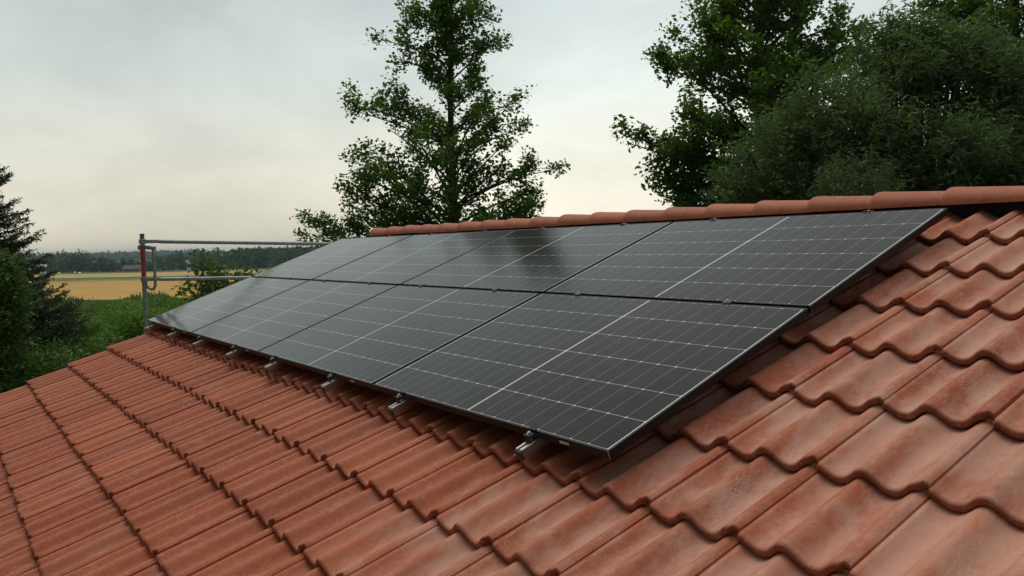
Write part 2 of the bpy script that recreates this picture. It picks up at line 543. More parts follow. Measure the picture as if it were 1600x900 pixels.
def leaves(centers, size, aspect, upbias=.5, rndbase=None, droop=0.0):
    """one diamond leaf per centre: returns verts, quads"""
    n = len(centers)
    d = rng.normal(size=(n, 3)); d[:, 2] = d[:, 2]*.6 - droop
    d /= np.linalg.norm(d, axis=1)[:, None]
    nr = rng.normal(size=(n, 3)); nr[:, 2] += upbias*2
    nr -= (nr*d).sum(1)[:, None]*d
    nr /= np.linalg.norm(nr, axis=1)[:, None]
    s = np.cross(nr, d)
    L = size*rng.uniform(.4, 1.4, (n, 1)); W = L*aspect/2
    c = centers
    v = np.empty((n, 4, 3))
    v[:, 0] = c
    v[:, 1] = c + d*L*.45 + s*W + nr*L*.06
    v[:, 2] = c + d*L
    v[:, 3] = c + d*L*.45 - s*W + nr*L*.06
    f = np.arange(n*4).reshape(n, 4)
    return v.reshape(-1, 3), f

def bez(p0, p1, p2, n):
    return [p0*(1-t)**2 + p1*2*t*(1-t) + p2*t*t for t in [i/(n-1) for i in range(n)]]

def branch_tree(name, label, base, height, trunk_r, branches, leafm, leaf=.09, aspect=.55, per=90, csig=.24, nsec=7, seclen=.9,
                lean=(0, 0), cat='tree', group=None, droop=0.0, upb=.5, twigup=0.2, barkm=None, top_z=None):
    """branches: (height on trunk, tip vector relative to base). Trunk and limbs in one mesh, leaves in another."""
    root = empty(name, base)
    tag(root, label, cat, group)
    mb = MB()
    tp = [Vector((lean[0]*t*t + .06*height/10*math.sin(t*7), lean[1]*t*t + .05*height/10*math.cos(t*6), height*t)) for t in [i/12 for i in range(13)]]
    mb.tube(tp, [trunk_r*(1-.88*i/12)+.01 for i in range(13)], 10)
    def trunk_at(h):
        t = min(1, max(0, h/height))*12
        i = min(11, int(t)); return tp[i].lerp(tp[i+1], t-i)
    cen = []; tint = []
    for h, tip in branches:
        p0 = trunk_at(h); tip = Vector(tip)
        L = (tip-p0).length
        mid = p0.lerp(tip, .5) + Vector((random.gauss(0, .08), random.gauss(0, .08), random.uniform(.02, .14)))*L
        pts = bez(p0, mid, tip, 8)
        r0 = max(.012, trunk_r*(1-.8*h/height)*.33)
        mb.tube(pts, [r0*(1-.85*i/7)+.004 for i in range(8)], 5, cap=False)
        bt = random.random()
        k = max(3, int(nsec*min(1.3, max(.4, L/2.5))))
        for j in range(k):
            t = .28 + .72*(j+random.random()*.7)/k
            t = min(1, t)
            i = min(6, int(t*7)); q = pts[i].lerp(pts[i+1], t*7-i)
            sl = seclen*(1.1-.6*t)*random.uniform(.5, 1.1)*min(1, .35+L/3)
            dv = Vector((random.gauss(0, 1), random.gauss(0, 1), random.gauss(twigup, .6))).normalized()
            dv = (dv + (tip-p0).normalized()*.7).normalized()
            e = q + dv*sl
            mb.tube([q, q.lerp(e, .5)+Vector((0, 0, .04*sl)), e], [r0*.35+.003, r0*.2+.003, .003], 4, cap=False)
            for u in (.35, .7, 1.0):
                c = q.lerp(e, u)
                n = int(per*random.uniform(.45, 1.2)*(.75 if u < .5 else 1))
                g = rng.normal(size=(n, 3)); g /= np.linalg.norm(g, axis=1)[:, None]
                g = np.array(c) + g*(rng.random((n, 1))**.55)*csig*1.9*np.array([1, 1, .85])*random.uniform(.65, 1.2)
                cen.append(g)
                tint.append(np.full(n, .3*bt + .5*random.random()**1.5))
    C_ = np.concatenate(cen); T = np.concatenate(tint)
    v, f = leaves(C_, leaf, aspect, upb, droop=droop)
    a = np.clip(T + rng.uniform(-.15, .35, len(T)), 0, 1)
    mb.build('trunk', barkm or M_BARK, root, smooth=True)
    mesh_obj('crown', v, f, leafm, root, attr={'rnd': a})
    return root

def prof(tab, y):
    ys = [t[0] for t in tab]
    return [float(np.interp(y, ys, [t[i] for t in tab])) for i in (1, 2)]

def profile_branches(tab, n, hmin, hmax, base, rise=.25, jit=.18, depth=1.0):
    """tab rows (height above base, left radius, right radius) -> branches all round the trunk"""
    res = []
    for i in range(n):
        h = hmin + (hmax-hmin)*(i+random.random())/n
        a = i*2.39996 + random.uniform(-.3, .3)
        l, r = prof(tab, h)
        u = math.cos(a)
        rad = (r if u > 0 else l)*abs(u) + depth*.5*(l+r)*(1-abs(u))
        rad *= random.uniform(1-jit*1.6, 1+jit*.4) if i % 3 else random.uniform(.4, .75)
        vec = RH*(math.cos(a)*rad) + FH*(math.sin(a)*rad*depth)
        h0 = max(.5, h - rise*rad*1.6)
        res.append((h0, (vec.x, vec.y, h)))
    return res

def place(px, depth, z):
    """ground position seen in picture column px at a given distance"""
    p = CAM + FH*depth + RH*((px-800)/F_PX*depth)
    return Vector((p.x, p.y, z))
def hgt(py, px, depth):
    """height above the eye line at a distance for a picture row"""
    d = fw*F_PX + RT*(px-800) + UP*(450-py)
    k = depth/(d.dot(FH))
    return CAM.z + d.z*k
def tips(lst, trunk_px, depth, base, rise=.9):
    res = []
    for px, py, dd in lst:
        z = hgt(py, px, depth+dd)
        p = place(px, depth+dd, z) - base
        lat = math.hypot(p.x, p.y)
        res.append((max(.6, p.z-lat*.45*rise), (p.x, p.y, p.z)))
    return res

# ---- the alder behind the ridge
D = 22.0
gb = gz(D)
base = place(716, D, gb)
def rows(data, trunk, D, base, gb):
    return sorted([(hgt(y, trunk, D)-gb, l/F_PX*D, r/F_PX*D) for y, l, r in data])
tabA = rows([(-90, 12, 12), (-30, 40, 40), (20, 42, 42), (50, 52, 50), (100, 50, 62), (140, 110, 82), (170, 140, 95), (210, 150, 95), (250, 150, 110), (285, 165, 125), (330, 180, 125),
             (370, 190, 125), (430, 170, 120), (520, 120, 100)], 716, D, base, gb)
hA = hgt(-110, 716, D)-gb
br = profile_branches(tabA, 66, hgt(430, 716, D)-gb, hA-.6, base, .55)
br += tips([(540, 300, 0), (535, 330, .4), (560, 355, -.3), (545, 250, .3), (560, 275, -.4), (575, 320, .8), (600, 350, -.8), (840, 300, .2), (845, 335, -.3), (800, 350, .5), (606, 62, .2), (625, 90, -.4), (548, 160, .3), (560, 172, 0), (868, 266, .3), (850, 262, -.2), (797, 66, .2), (650, 12, -.2), (776, 25, .3),
            (470, 340, -.6), (486, 345, -.3), (465, 375, -.5), (500, 370, -.2), (640, 30, 0), (853, 320, .4), (830, 345, -.3), (820, 160, 0), (822, 200, .5)], 716, D, base)
branch_tree('alder_tree', 'tall airy broadleaf tree alone against the sky behind the roof ridge', base, hA, .17, br, L_ALDER,
            leaf=.105, aspect=.66, per=62, csig=.18, nsec=5, seclen=.95, twigup=.6)

# ---- big alder right of it
D = 20.0
gb = gz(D); base = place(1195, D, gb)
tabB = rows([(-160, 20, 20), (-60, 60, 100), (0, 95, 140), (40, 118, 150), (75, 150, 140), (110, 130, 130), (150, 130, 120), (190, 165, 120), (215, 190, 120), (250, 170, 120), (300, 165, 120), (350, 165, 120), (430, 140, 120)], 1195, D, base, gb)
hB = hgt(-180, 1195, D)-gb
br = profile_branches(tabB, 86, hgt(420, 1195, D)-gb, hB-.6, base, .5)
br += tips([(978, 212, 0), (990, 225, .3), (1040, 88, 0), (1060, 60, .4), (1030, 105, -.2), (1335, 40, .2), (1325, 80, -.4), (1300, 120, 0), (1015, 290, .3), (1030, 305, -.2), (1040, 250, 0), (1050, 310, 0),
            (1100, 20, 0), (1120, 5, .3)], 1195, D, base)
branch_tree('alder_tree', 'large dark broadleaf tree directly left of the grey-green willow', base, hB, .24, br, L_ALDER,
            leaf=.115, aspect=.66, per=66, csig=.18, nsec=6, seclen=1.0, twigup=.5)

# ---- dark tree behind the willow at the right edge
D = 25.0
gb = gz(D); base = place(1590, D, gb)
tabC = rows([(-200, 30, 30), (-80, 100, 100), (0, 130, 120), (40, 105, 130), (110, 80, 140), (180, 120, 150), (280, 120, 150), (400, 90, 100)], 1590, D, base, gb)
hC = hgt(-220, 1590, D)-gb
br = profile_branches(tabC, 70, hgt(330, 1590, D)-gb, hC-.6, base, .5)
br += tips([(1450, 8, 0), (1470, 25, .4), (1500, 45, 0)], 1590, D, base)
branch_tree('alder_tree', 'dark broadleaf tree rising behind the willow at the right edge', base, hC, .26, br, L_ALDER,
            leaf=.13, aspect=.62, per=52, csig=.24, nsec=7, seclen=1.2)

# ---- willow: several stems, slender grey-green leaves on upright shoots
def shrub(name, label, base, lobes, leafm, leaf, aspect, n_shoots, per, shoot=.6, stemr=.05, cat='shrub', group=None, sig=.06, upw=1.0, fill=.35, stems=7, clumps=0):
    """lobes: (centre rel. base, radius xyz). Shoots start in the lobes' outer shell and lean outwards and up; leaves sit along each shoot."""
    root = empty(name, base)
    tag(root, label, cat, group)
    mb = MB()
    cs = []; ts = []
    if clumps:
        subl = []
        for c, r in lobes:
            subl.append((c, tuple(x*.74 for x in r)))
            for q in range(clumps):
                dd = rng.normal(size=3); dd /= np.linalg.norm(dd); dd[2] = abs(dd[2])*.9-.15
                k_ = rng.uniform(.18, .40)
                subl.append((tuple(np.array(c)+dd*np.array(r)*rng.uniform(.68, .98)), (r[0]*k_, r[1]*k_, r[2]*k_*1.25)))
        lobes = subl
    wts = np.array([l[1][0]*l[1][1]+l[1][2]*l[1][0] for l in lobes]); wts = wts/wts.sum()
    for (c, r), wt in zip(lobes, wts):
        c = np.array(c); r = np.array(r)
        top = Vector(c) + Vector((0, 0, r[2]*.3))
        for s in range(max(1, int(stems*wt*2))):
            e = Vector(c + rng.normal(size=3)*r*.3)
            b0 = Vector((random.gauss(0, .15), random.gauss(0, .15), 0))
            mb.tube(bez(b0, Vector((e.x*.4, e.y*.4, e.z*.6)), e, 7), [stemr*(1-.8*i/6)+.004 for i in range(7)], 6, cap=False)
            for q in range(5):
                e2 = Vector(c + rng.normal(size=3)*r*.55)
                mb.tube([e, e.lerp(e2, .5)+Vector((0, 0, .1)), e2], [stemr*.25, stemr*.15, .003], 4, cap=False)
        n = int(n_shoots*wt)
        d = rng.normal(size=(n, 3)); d /= np.linalg.norm(d, axis=1)[:, None]
        lump = 1 + .16*np.sin(d[:, 0]*5.1+c[0])*np.sin(d[:, 1]*4.3+c[2]) + .12*np.sin(d[:, 2]*7+c[1]*3+d[:, 0]*3)
        rad = np.where(rng.random(n) < fill, rng.uniform(.25, .8, n), rng.uniform(.8, 1.0, n))*lump
        p = c + d*rad[:, None]*r
        keep = p[:, 2] > .05
        p = p[keep]; d = d[keep]; n = len(p)
        dr = d*.7 + rng.normal(size=(n, 3))*.45; dr[:, 2] += upw
        dr /= np.linalg.norm(dr, axis=1)[:, None]
        Ls = shoot*rng.uniform(.4, 1.15, n)
        k = per
        tt = rng.random((n, k))
        P = p[:, None, :] + dr[:, None, :]*(Ls[:, None]*tt)[:, :, None] + rng.normal(size=(n, k, 3))*sig
        tint = np.repeat(rng.random(n)*.55 + .18*np.sin(p[:, 0]*2.3)*np.sin(p[:, 2]*2.9) , k)
        cs.append(P.reshape(-1, 3)); ts.append(tint)
    P = np.concatenate(cs); T = np.concatenate(ts)
    v, f = leaves(P, leaf, aspect, .2)
    a = np.clip(T+rng.uniform(-.1, .4, len(T)), 0, 1)
    mb.build('trunk' if cat == 'tree' else 'stem', M_BARK, root, smooth=True)
    mesh_obj('crown' if cat == 'tree' else 'foliage', v, f, leafm, root, attr={'rnd': a})
    return root

def lobes_px(lst, D, base):
    res = []
    for px, py, dd, rx, rz in lst:
        z = hgt(py, px, D+dd)
        p = place(px, D+dd, z) - base
        k = (D+dd)/F_PX
        # radii given in picture pixels, depth radius as the mean
        res.append(((p.x, p.y, p.z), (rx*k, rx*k, rz*k)))
    return res
D = 15.0
gb = gz(D); base = place(1430, D, gb)
lob = lobes_px([(1400, 130, 0, 95, 85), (1500, 150, .3, 100, 95), (1310, 200, -.3, 95, 80), (1590, 210, 0, 90, 110), (1240, 265, 0, 90, 70), (1430, 260, -.8, 120, 85),
                (1350, 310, -.6, 110, 75), (1560, 310, -.4, 120, 85), (1180, 320, .2, 60, 45), (1400, 80, .2, 52, 40), (1490, 95, .5, 60, 45), (1680, 260, .2, 110, 130), (1440, 400, 0, 260, 90)], D, base)
shrub('willow_tree', 'broad grey-green willow with slender leaves right behind the ridge at the right', base, lob, L_WILLOW, .125, .24, 12500, 13, shoot=.5, stemr=.09, cat='tree', sig=.045, upw=.7, fill=.2, stems=9, clumps=12)
D = 12.5
gb = gz(D); base = place(1345, D, gb)
lob = lobes_px([(1340, 280, 0, 46, 32), (1325, 305, .2, 50, 35), (1350, 340, 0, 60, 60)], D, base)
shrub('willow_shrub', 'small pale green shrub tip showing just above the ridge in front of the dark willow', base, lob, leaf_material('leaf_pale', (.05, .08, .035), (.08, .12, .05), (.13, .18, .08), .25), .075, .22, 700, 12, shoot=.3, stemr=.03, sig=.035, upw=.5)

# ---- spruce at the left edge
def spruce(name, label, base, H, rad, n_whorl, group=None, hstart=.5, up=.12, dens=1.0):
    root = empty(name, base); tag(root, label, 'tree', group)
    mb = MB()
    mb.tube([(0, 0, 0), (0, 0, H*.5), (0, 0, H)], [.16, .09, .01], 8)
    P = []; Dv = []; Ln = []
    for i in range(n_whorl):
        t = (i+random.random()*.6)/n_whorl
        h = hstart + (H-hstart)*t
        R0 = rad*(1-t)**.8 + .12
        for k in range(8):
            a = random.random()*6.283
            L = R0*random.uniform(.65, 1.1)
            dirh = Vector((math.cos(a), math.sin(a), 0))
            p0 = Vector((0, 0, h)); tip = p0 + dirh*L + Vector((0, 0, up*L + random.uniform(-.12, .1)*L))
            pts = bez(p0, p0.lerp(tip, .55)+Vector((0, 0, -.17*L)), tip, 7)
            mb.tube(pts, [.02*(1-.8*j/6)+.003 for j in range(7)], 4, cap=False)
            nt_ = int(16*L*dens)+4
            for j in range(nt_):
                s = .12+.88*(j+random.random())/nt_
                ii = min(5, int(s*6)); q = pts[ii].lerp(pts[ii+1], s*6-ii)
                side = dirh.cross(Vector((0, 0, 1)))*random.choice((-1, 1))
                dv = (dirh*random.uniform(.4, 1)+side*random.uniform(.2, 1.1)+Vector((0, 0, random.uniform(-.35, .35)))).normalized()
                tl = (.42*(1-s)+.12)*random.uniform(.6, 1.1)*min(1.2, L)
                n = int(tl/.016)+3
                for x in range(n):
                    u = x/n
                    P.append(q+dv*tl*u); Dv.append(dv); Ln.append(.055 if u < .85 else .035)
    P = np.array(P); Dv = np.array(Dv); Ln = np.array(Ln)[:, None]
    n = len(P)
    d = Dv*.55 + rng.normal(size=(n, 3))*.55; d /= np.linalg.norm(d, axis=1)[:, None]
    s = np.cross(d, rng.normal(size=(n, 3))); s /= np.linalg.norm(s, axis=1)[:, None]
    v = np.empty((n, 4, 3)); v[:, 0] = P; v[:, 1] = P+d*Ln*.5+s*.009; v[:, 2] = P+d*Ln; v[:, 3] = P+d*Ln*.5-s*.009
    mb.build('trunk', M_BARK, root, smooth=True)
    mesh_obj('crown', v.reshape(-1, 3), np.arange(n*4).reshape(n, 4), L_SPRUCE, root, attr={'rnd': rng.random(n)})
    return root
D = 13.0
gb = gz(D)
spruce('spruce_tree', 'tall dark spruce at the left edge, spiky tips against the sky', place(-34, D, gb), hgt(185, -40, D)-gb, 1.42, 36, dens=2.2, up=.3, hstart=3.0)
D = 15.5
gb = gz(D)
spruce('spruce_tree', 'low dark spruce with upswept tips in front of the golden field', place(52, D, gb), hgt(404, 52, D)-gb, 1.6, 26, up=.4, dens=2.2, hstart=1.0)
D = 11.5
gb = gz(D); base = place(-5, D, gb)
lob = lobes_px([(0, 440, 0, 24, 34), (-15, 495, .1, 38, 50), (12, 470, .2, 16, 30), (-40, 600, 0, 55, 80)], D, base)
shrub('leafy_tree', 'leafy mid-green young tree at the left edge in front of the tall spruce', base, lob, L_DARKBUSH, .07, .5, 1500, 16, shoot=.25, stemr=.04, cat='tree', sig=.05, upw=.3)

# ---- bushes below the gable
BUSH = [ # px, py, depth, rx, rz, material, label
 (60, 600, 12.5, 95, 62, 0, 'grey-green bush low at the left edge just past the roof corner'),
 (165, 590, 14, 75, 62, 0, 'willowy bush beside the roof edge, left of the scaffold post'),
 (120, 545, 17, 62, 42, 1, 'brighter bush behind the willowy bush left of the scaffold post'),
 (215, 545, 16, 60, 48, 1, 'round green bush directly left of the scaffold post foot'),
 (25, 560, 16, 55, 40, 0, 'dull green bush between the low spruce and the left edge'),
 (60, 545, 20, 60, 40, 0, 'dark bush at the foot of the low spruce'),
 (270, 525, 20, 62, 34, 0, 'green bush right of the scaffold post under the lower guard rail'),
 (195, 505, 25, 55, 22, 1, 'small far bush between the low spruce and the scaffold post'),
 (345, 500, 23, 60, 38, 0, 'bush hidden partly by the lower left corner of the solar array'),
 (130, 505, 27, 50, 20, 0, 'low bush in front of the near edge of the golden field'),
 (300, 492, 29, 55, 18, 1, 'low green bush at the meadow edge right of the scaffold post'),
 (150, 492, 48, 30, 12, 0, 'dark shrub in the rough meadow right behind the low spruce tips'),
 (196, 486, 56, 26, 10, 1, 'small shrub in the rough meadow midway between spruce and scaffold post'),
 (262, 484, 50, 34, 13, 0, 'dark shrub in the rough meadow just right of the scaffold post'),
 (225, 512, 34, 40, 18, 0, 'spreading shrub directly behind the scaffold post'),
]
for px, py, D, rx, rz, mt, lb in BUSH:
    gb = gz(D); base = place(px, D, gb)
    lob = lobes_px([(px, py, 0, rx*.8, rz), (px-rx*.5, py+rz*.35, .3, rx*.55, rz*.75), (px+rx*.5, py+rz*.3, -.3, rx*.55, rz*.75), (px, py+rz*1.1, 0, rx, rz)], D, base)
    shrub('bush', lb, base, lob, (L_BUSH, L_BUSH2)[mt], .085 if D < 30 else .16, .33, int(1900*(14/D)**.5), 12, shoot=.38 if D < 30 else .6, stemr=.03, group='bushes below the gable end', sig=.05, upw=1.0, clumps=5)
D = 21.0
gb = gz(D); base = place(338, D, gb)
lob = lobes_px([(332, 436, 0, 24, 20), (312, 462, .2, 26, 26), (356, 456, -.2, 30, 22), (385, 440, .1, 22, 10), (338, 505, 0, 46, 40), (322, 415, 0, 10, 8)], D, base)
shrub('sapling', 'young leafy sapling crossing the lower guard rail in front of the golden field', base, lob, L_DARKBUSH, .12, .55, 420, 9, shoot=.5, stemr=.04, cat='tree', sig=.07, upw=.8, fill=.4)

# tall grass and weeds along the near edge of the wheat
n = 15000
d_ = 95+(219-95)*rng.random(n)**.7; l_ = rng.uniform(-.62, -.2, n)*d_
zz = np.array([gz(math.hypot(a, b)) for a, b in zip(d_, l_)])
P = np.stack([CAM.x+FH.x*d_+RH.x*l_, CAM.y+FH.y*d_+RH.y*l_, zz], 1)
hgt_ = (.8+2.2*np.clip(np.sin(l_*.21)*np.sin(d_*.13+l_*.05), 0, 1))*rng.uniform(.4, 1.2, n)
side_ = np.array([RH.x, RH.y, 0])[None, :]*rng.uniform(.15, .45, n)[:, None]+np.array([FH.x, FH.y, 0])[None, :]*rng.normal(size=n)[:, None]*.15
lean_ = rng.normal(size=(n, 3))*.25; lean_[:, 2] = 1
v = np.empty((n, 4, 3)); v[:, 0] = P; v[:, 1] = P+lean_*hgt_[:, None]*.55+side_; v[:, 2] = P+lean_*hgt_[:, None]; v[:, 3] = P+lean_*hgt_[:, None]*.5-side_
tag(mesh_obj('tall_grass', v.reshape(-1, 3), np.arange(n*4).reshape(n, 4), L_BUSH, attr={'rnd': np.clip(.35+.45*np.sin(l_*.17+1)*np.sin(d_*.09)+rng.normal(size=n)*.2, 0, 1)}), 'rough tall grass and weeds between the bushes and the golden field', 'grass', kind='stuff')

# ------------------------------------------------------------------ far trees, farm, wooded hills
def blob_crown(cx, cy, cz, rx, rz, n, leafsz):
    d = rng.normal(size=(n, 3)); d /= np.linalg.norm(d, axis=1)[:, None]
    lump = 1+.22*np.sin(d[:, 0]*4+cx)*np.sin(d[:, 2]*5+cy)+.12*np.sin(d[:, 1]*9+cx*2)
    p = d*lump[:, None]*rng.uniform(.75, 1, (n, 1))*np.array([rx, rx, rz]) + np.array([cx, cy, cz])
    return p
random.seed(21)
kinds = [('with a rounded crown', .9, 1.0), ('with a broad low crown', 1.35, .8), ('with a tall narrow crown', .62, 1.25)]
far_n = 0
px = 40
where = ['near the white farm building', 'beside the dark copse at the left', 'left of the scaffold post', 'between the guard rails', 'right of the scaffold post']
while px < 560:
    D = random.uniform(592, 640)
    kd = random.randrange(3)
    kname, kw_, kh = kinds[kd]
    H = random.uniform(8, 15.5)*(.75+.25*kh)
    if 90 < px < 140: H = random.uniform(13, 16.5)
    if 190 < px < 245: H *= .75
    if 360 < px < 470: H = random.uniform(12, 16)
    base = place(px, D, FZ)
    root = empty('far_tree', base)
    tag(root, 'distant dark green field-edge tree in the row beyond the golden field', 'tree', 'trees along the far edge of the fields')
    w_ = H*.36*kw_
    mb = MB().tube([(0, 0, 0), (0, 0, H*.5)], [.35, .2], 6)
    mb.build('trunk', M_BARK, root)
    P = np.concatenate([blob_crown(0, 0, H*.56, w_, H*.44, 420, 1), blob_crown(w_*.5, w_*.2, H*.36, w_*.7, H*.3, 160, 1), blob_crown(-w_*.5, 0, H*.34, w_*.7, H*.3, 160, 1)])
    v, f = leaves(P, 1.5, .8, .5)
    tt = random.random()*.6
    mesh_obj('crown', v, f, L_FAR, root, attr={'rnd': np.clip(tt+rng.uniform(0, .4, len(P)), 0, 1)})
    px += random.uniform(9, 15)
# under-storey hedge closing the row
P = []
for k in range(5200):
    l = rng.uniform(-400, 60); d = rng.uniform(600, 660)
    p = CAM+FH*d+RH*l
    P.append((p.x, p.y, FZ+rng.uniform(.3, 4.5)*(1+.3*math.sin(l*.12))))
v, f = leaves(np.array(P), 2.6, .8, .4)
tag(mesh_obj('hedge', v, f, L_FAR, attr={'rnd': rng.random(len(P))*.5}), 'continuous undergrowth and hedge along the far edge of the golden fields', 'hedge', kind='stuff')
# dense wood right of the middle
def wood(name, label, rect, hfun, n, sz, leafm, tint=(0, 1), zbase=None):
    l0, l1, d0, d1 = rect
    l = rng.uniform(l0, l1, n); d = d0+(d1-d0)*rng.random(n)**1.6
    top = np.array([hfun(a, b) for a, b in zip(l, d)])
    # tree-like bumps
    top = top*(1+.05*np.sin(l*1.1/sz+d*.3)*np.sin(l*.37/sz+d*.21)) + sz*.8*rng.random(n)**3
    z = np.where(rng.random(n) < .6, top, top*rng.uniform(.1, 1, n))
    P = np.stack([CAM.x+FH.x*d+RH.x*l, CAM.y+FH.y*d+RH.y*l, (FZ if zbase is None else zbase)+z], 1)
    v, f = leaves(P, sz, .75, .35)
    r = np.clip(tint[0]+(tint[1]-tint[0])*(.5+.3*np.sin(l*.7/sz)+rng.normal(size=n)*.22), 0, 1)
    return tag(mesh_obj(name, v, f, leafm, attr={'rnd': r}), label, 'wood', kind='stuff')
D = 760
la, lb_ = (362-800)/F_PX*D, (640-800)/F_PX*D
wood('wood', 'dense dark wood with a level top standing right of the scaffold post', (la, lb_, 740, 860), lambda a, b: (hgt(393, 400, 760)-FZ)*min(1, .55+(a-la)/14), 16000, 2.6, L_FARPINE)
# wooded hills on the horizon: terrain plus forest cover
def hill_h(l, d):
    s = min(1, max(0, (d-1700)/700)); s = s*s*(3-2*s)
    return s*(9 + 2.6*math.sin(l*.0045+1) + 1.6*math.sin(l*.013+2) + 1.0*math.sin(l*.031))
hv = []; hf = []
LL = np.linspace(-2600, 2200, 120); DD = np.linspace(1650, 3000, 20)
for d in DD:
    for l in LL:
        p = CAM+FH*d+RH*l
        hv.append((p.x, p.y, FZ-1+hill_h(l, d)*(1 if d < 2700 else 1-(d-2700)/300)))
nl = len(LL)
for i in range(len(DD)-1):
    for k in range(nl-1):
        hf.append((i*nl+k, i*nl+k+1, (i+1)*nl+k+1, (i+1)*nl+k))
tag(mesh_obj('hills', hv, hf, simple('hill_ground', (.05, .08, .03), .9, 0, .02, .3), smooth=True), kind='structure')
wood('forest', 'hazy blue-green forest covering the low hills on the horizon', (-2200, 900, 1750, 2500), lambda a, b: hill_h(a, b)+5+1.5*math.sin(a*.09+b*.05)*math.sin(a*.023)+1.5*math.sin(a*.21), 60000, 6.5, L_FOREST)

def farmhouse(name, label, px, D, wx, wy, wh, rh, rot, wallc, roofc, zoff=0.0):
    root = empty(name, place(px, D, FZ+zoff), (0, 0, rot)); tag(root, label, 'building')
    mw = simple(name+'_wall', wallc, .9, 0, .5, .08); mr_ = simple(name+'_roof', roofc, .8, 0, .8, .15)
    MB().box(-wx, wx, -wy, wy, 0, wh).add([(-wx, -wy, wh), (-wx, wy, wh), (-wx, 0, wh+rh-.1), (wx, -wy, wh), (wx, wy, wh), (wx, 0, wh+rh-.1)], [(0, 1, 2), (3, 5, 4)]).build('wall', mw, root)
    e = .6
    MB().add([(-wx-e, -wy-e, wh-.3), (wx+e, -wy-e, wh-.3), (wx+e, 0, wh+rh), (-wx-e, 0, wh+rh), (-wx-e, wy+e, wh-.3), (wx+e, wy+e, wh-.3),
              (-wx-e, -wy-e, wh-.55), (wx+e, -wy-e, wh-.55), (wx+e, 0, wh+rh-.25), (-wx-e, 0, wh+rh-.25), (-wx-e, wy+e, wh-.55), (wx+e, wy+e, wh-.55)],
             [(0, 1, 2, 3), (3, 2, 5, 4), (6, 9, 8, 7), (9, 10, 11, 8), (0, 6, 7, 1), (4, 5, 11, 10), (0, 3, 9, 6), (3, 4, 10, 9), (1, 7, 8, 2), (2, 8, 11, 5)]).build('roof', mr_, root)
    for k in range(3):
        x = -wx*.6+k*wx*.6
        MB().box(x-.5, x+.5, -wy-.03, -wy+.02, wh*.4, wh*.75).build('window', M_DARK, root)
    return root
farmhouse('farmhouse', 'low farmhouse with a red-brown roof among the far trees just left of the scaffold post', 209, 586, 5.5, 4, 2.6, 2.6, math.atan2(RH.y, RH.x)+.12, (.26, .24, .20), (.12, .06, .05), .0)
farmhouse('barn', 'white gabled farm building between distant trees near the left edge', 66, 588, 2.8, 2.6, 5.0, 2.4, math.atan2(RH.y, RH.x)+.7, (.78, .78, .76), (.45, .46, .47), .0)
farmhouse('church', 'tiny white building between the far trees right of the scaffold post', 296, 589, 1.3, 1.3, 6.4, 1.4, math.atan2(RH.y, RH.x)+.4, (.8, .8, .78), (.5, .4, .36), .0)
for px, dd in ((93, 0), (118, 14), (125, -6)):
    b0 = place(px, 540+dd, FZ+.45)
    mb = MB().tube([(-.7, 0, .75), (.7, 0, .75)], [.75, .75], 16)
    o = mb.build('wrapped_bale', simple('bale_wrap', (.75, .77, .75), .4, 0, 2, .05), None, smooth=True)
    o.location = b0; o.rotation_euler = (0, 0, random.random()*3)
    tag(o, ['white wrapped bale at the far field edge, leftmost of three', 'white wrapped bale at the far field edge, middle of three', 'white wrapped bale at the far field edge, rightmost of three'][(93, 118, 125).index(px)], 'bale', 'wrapped bales at the far field edge')

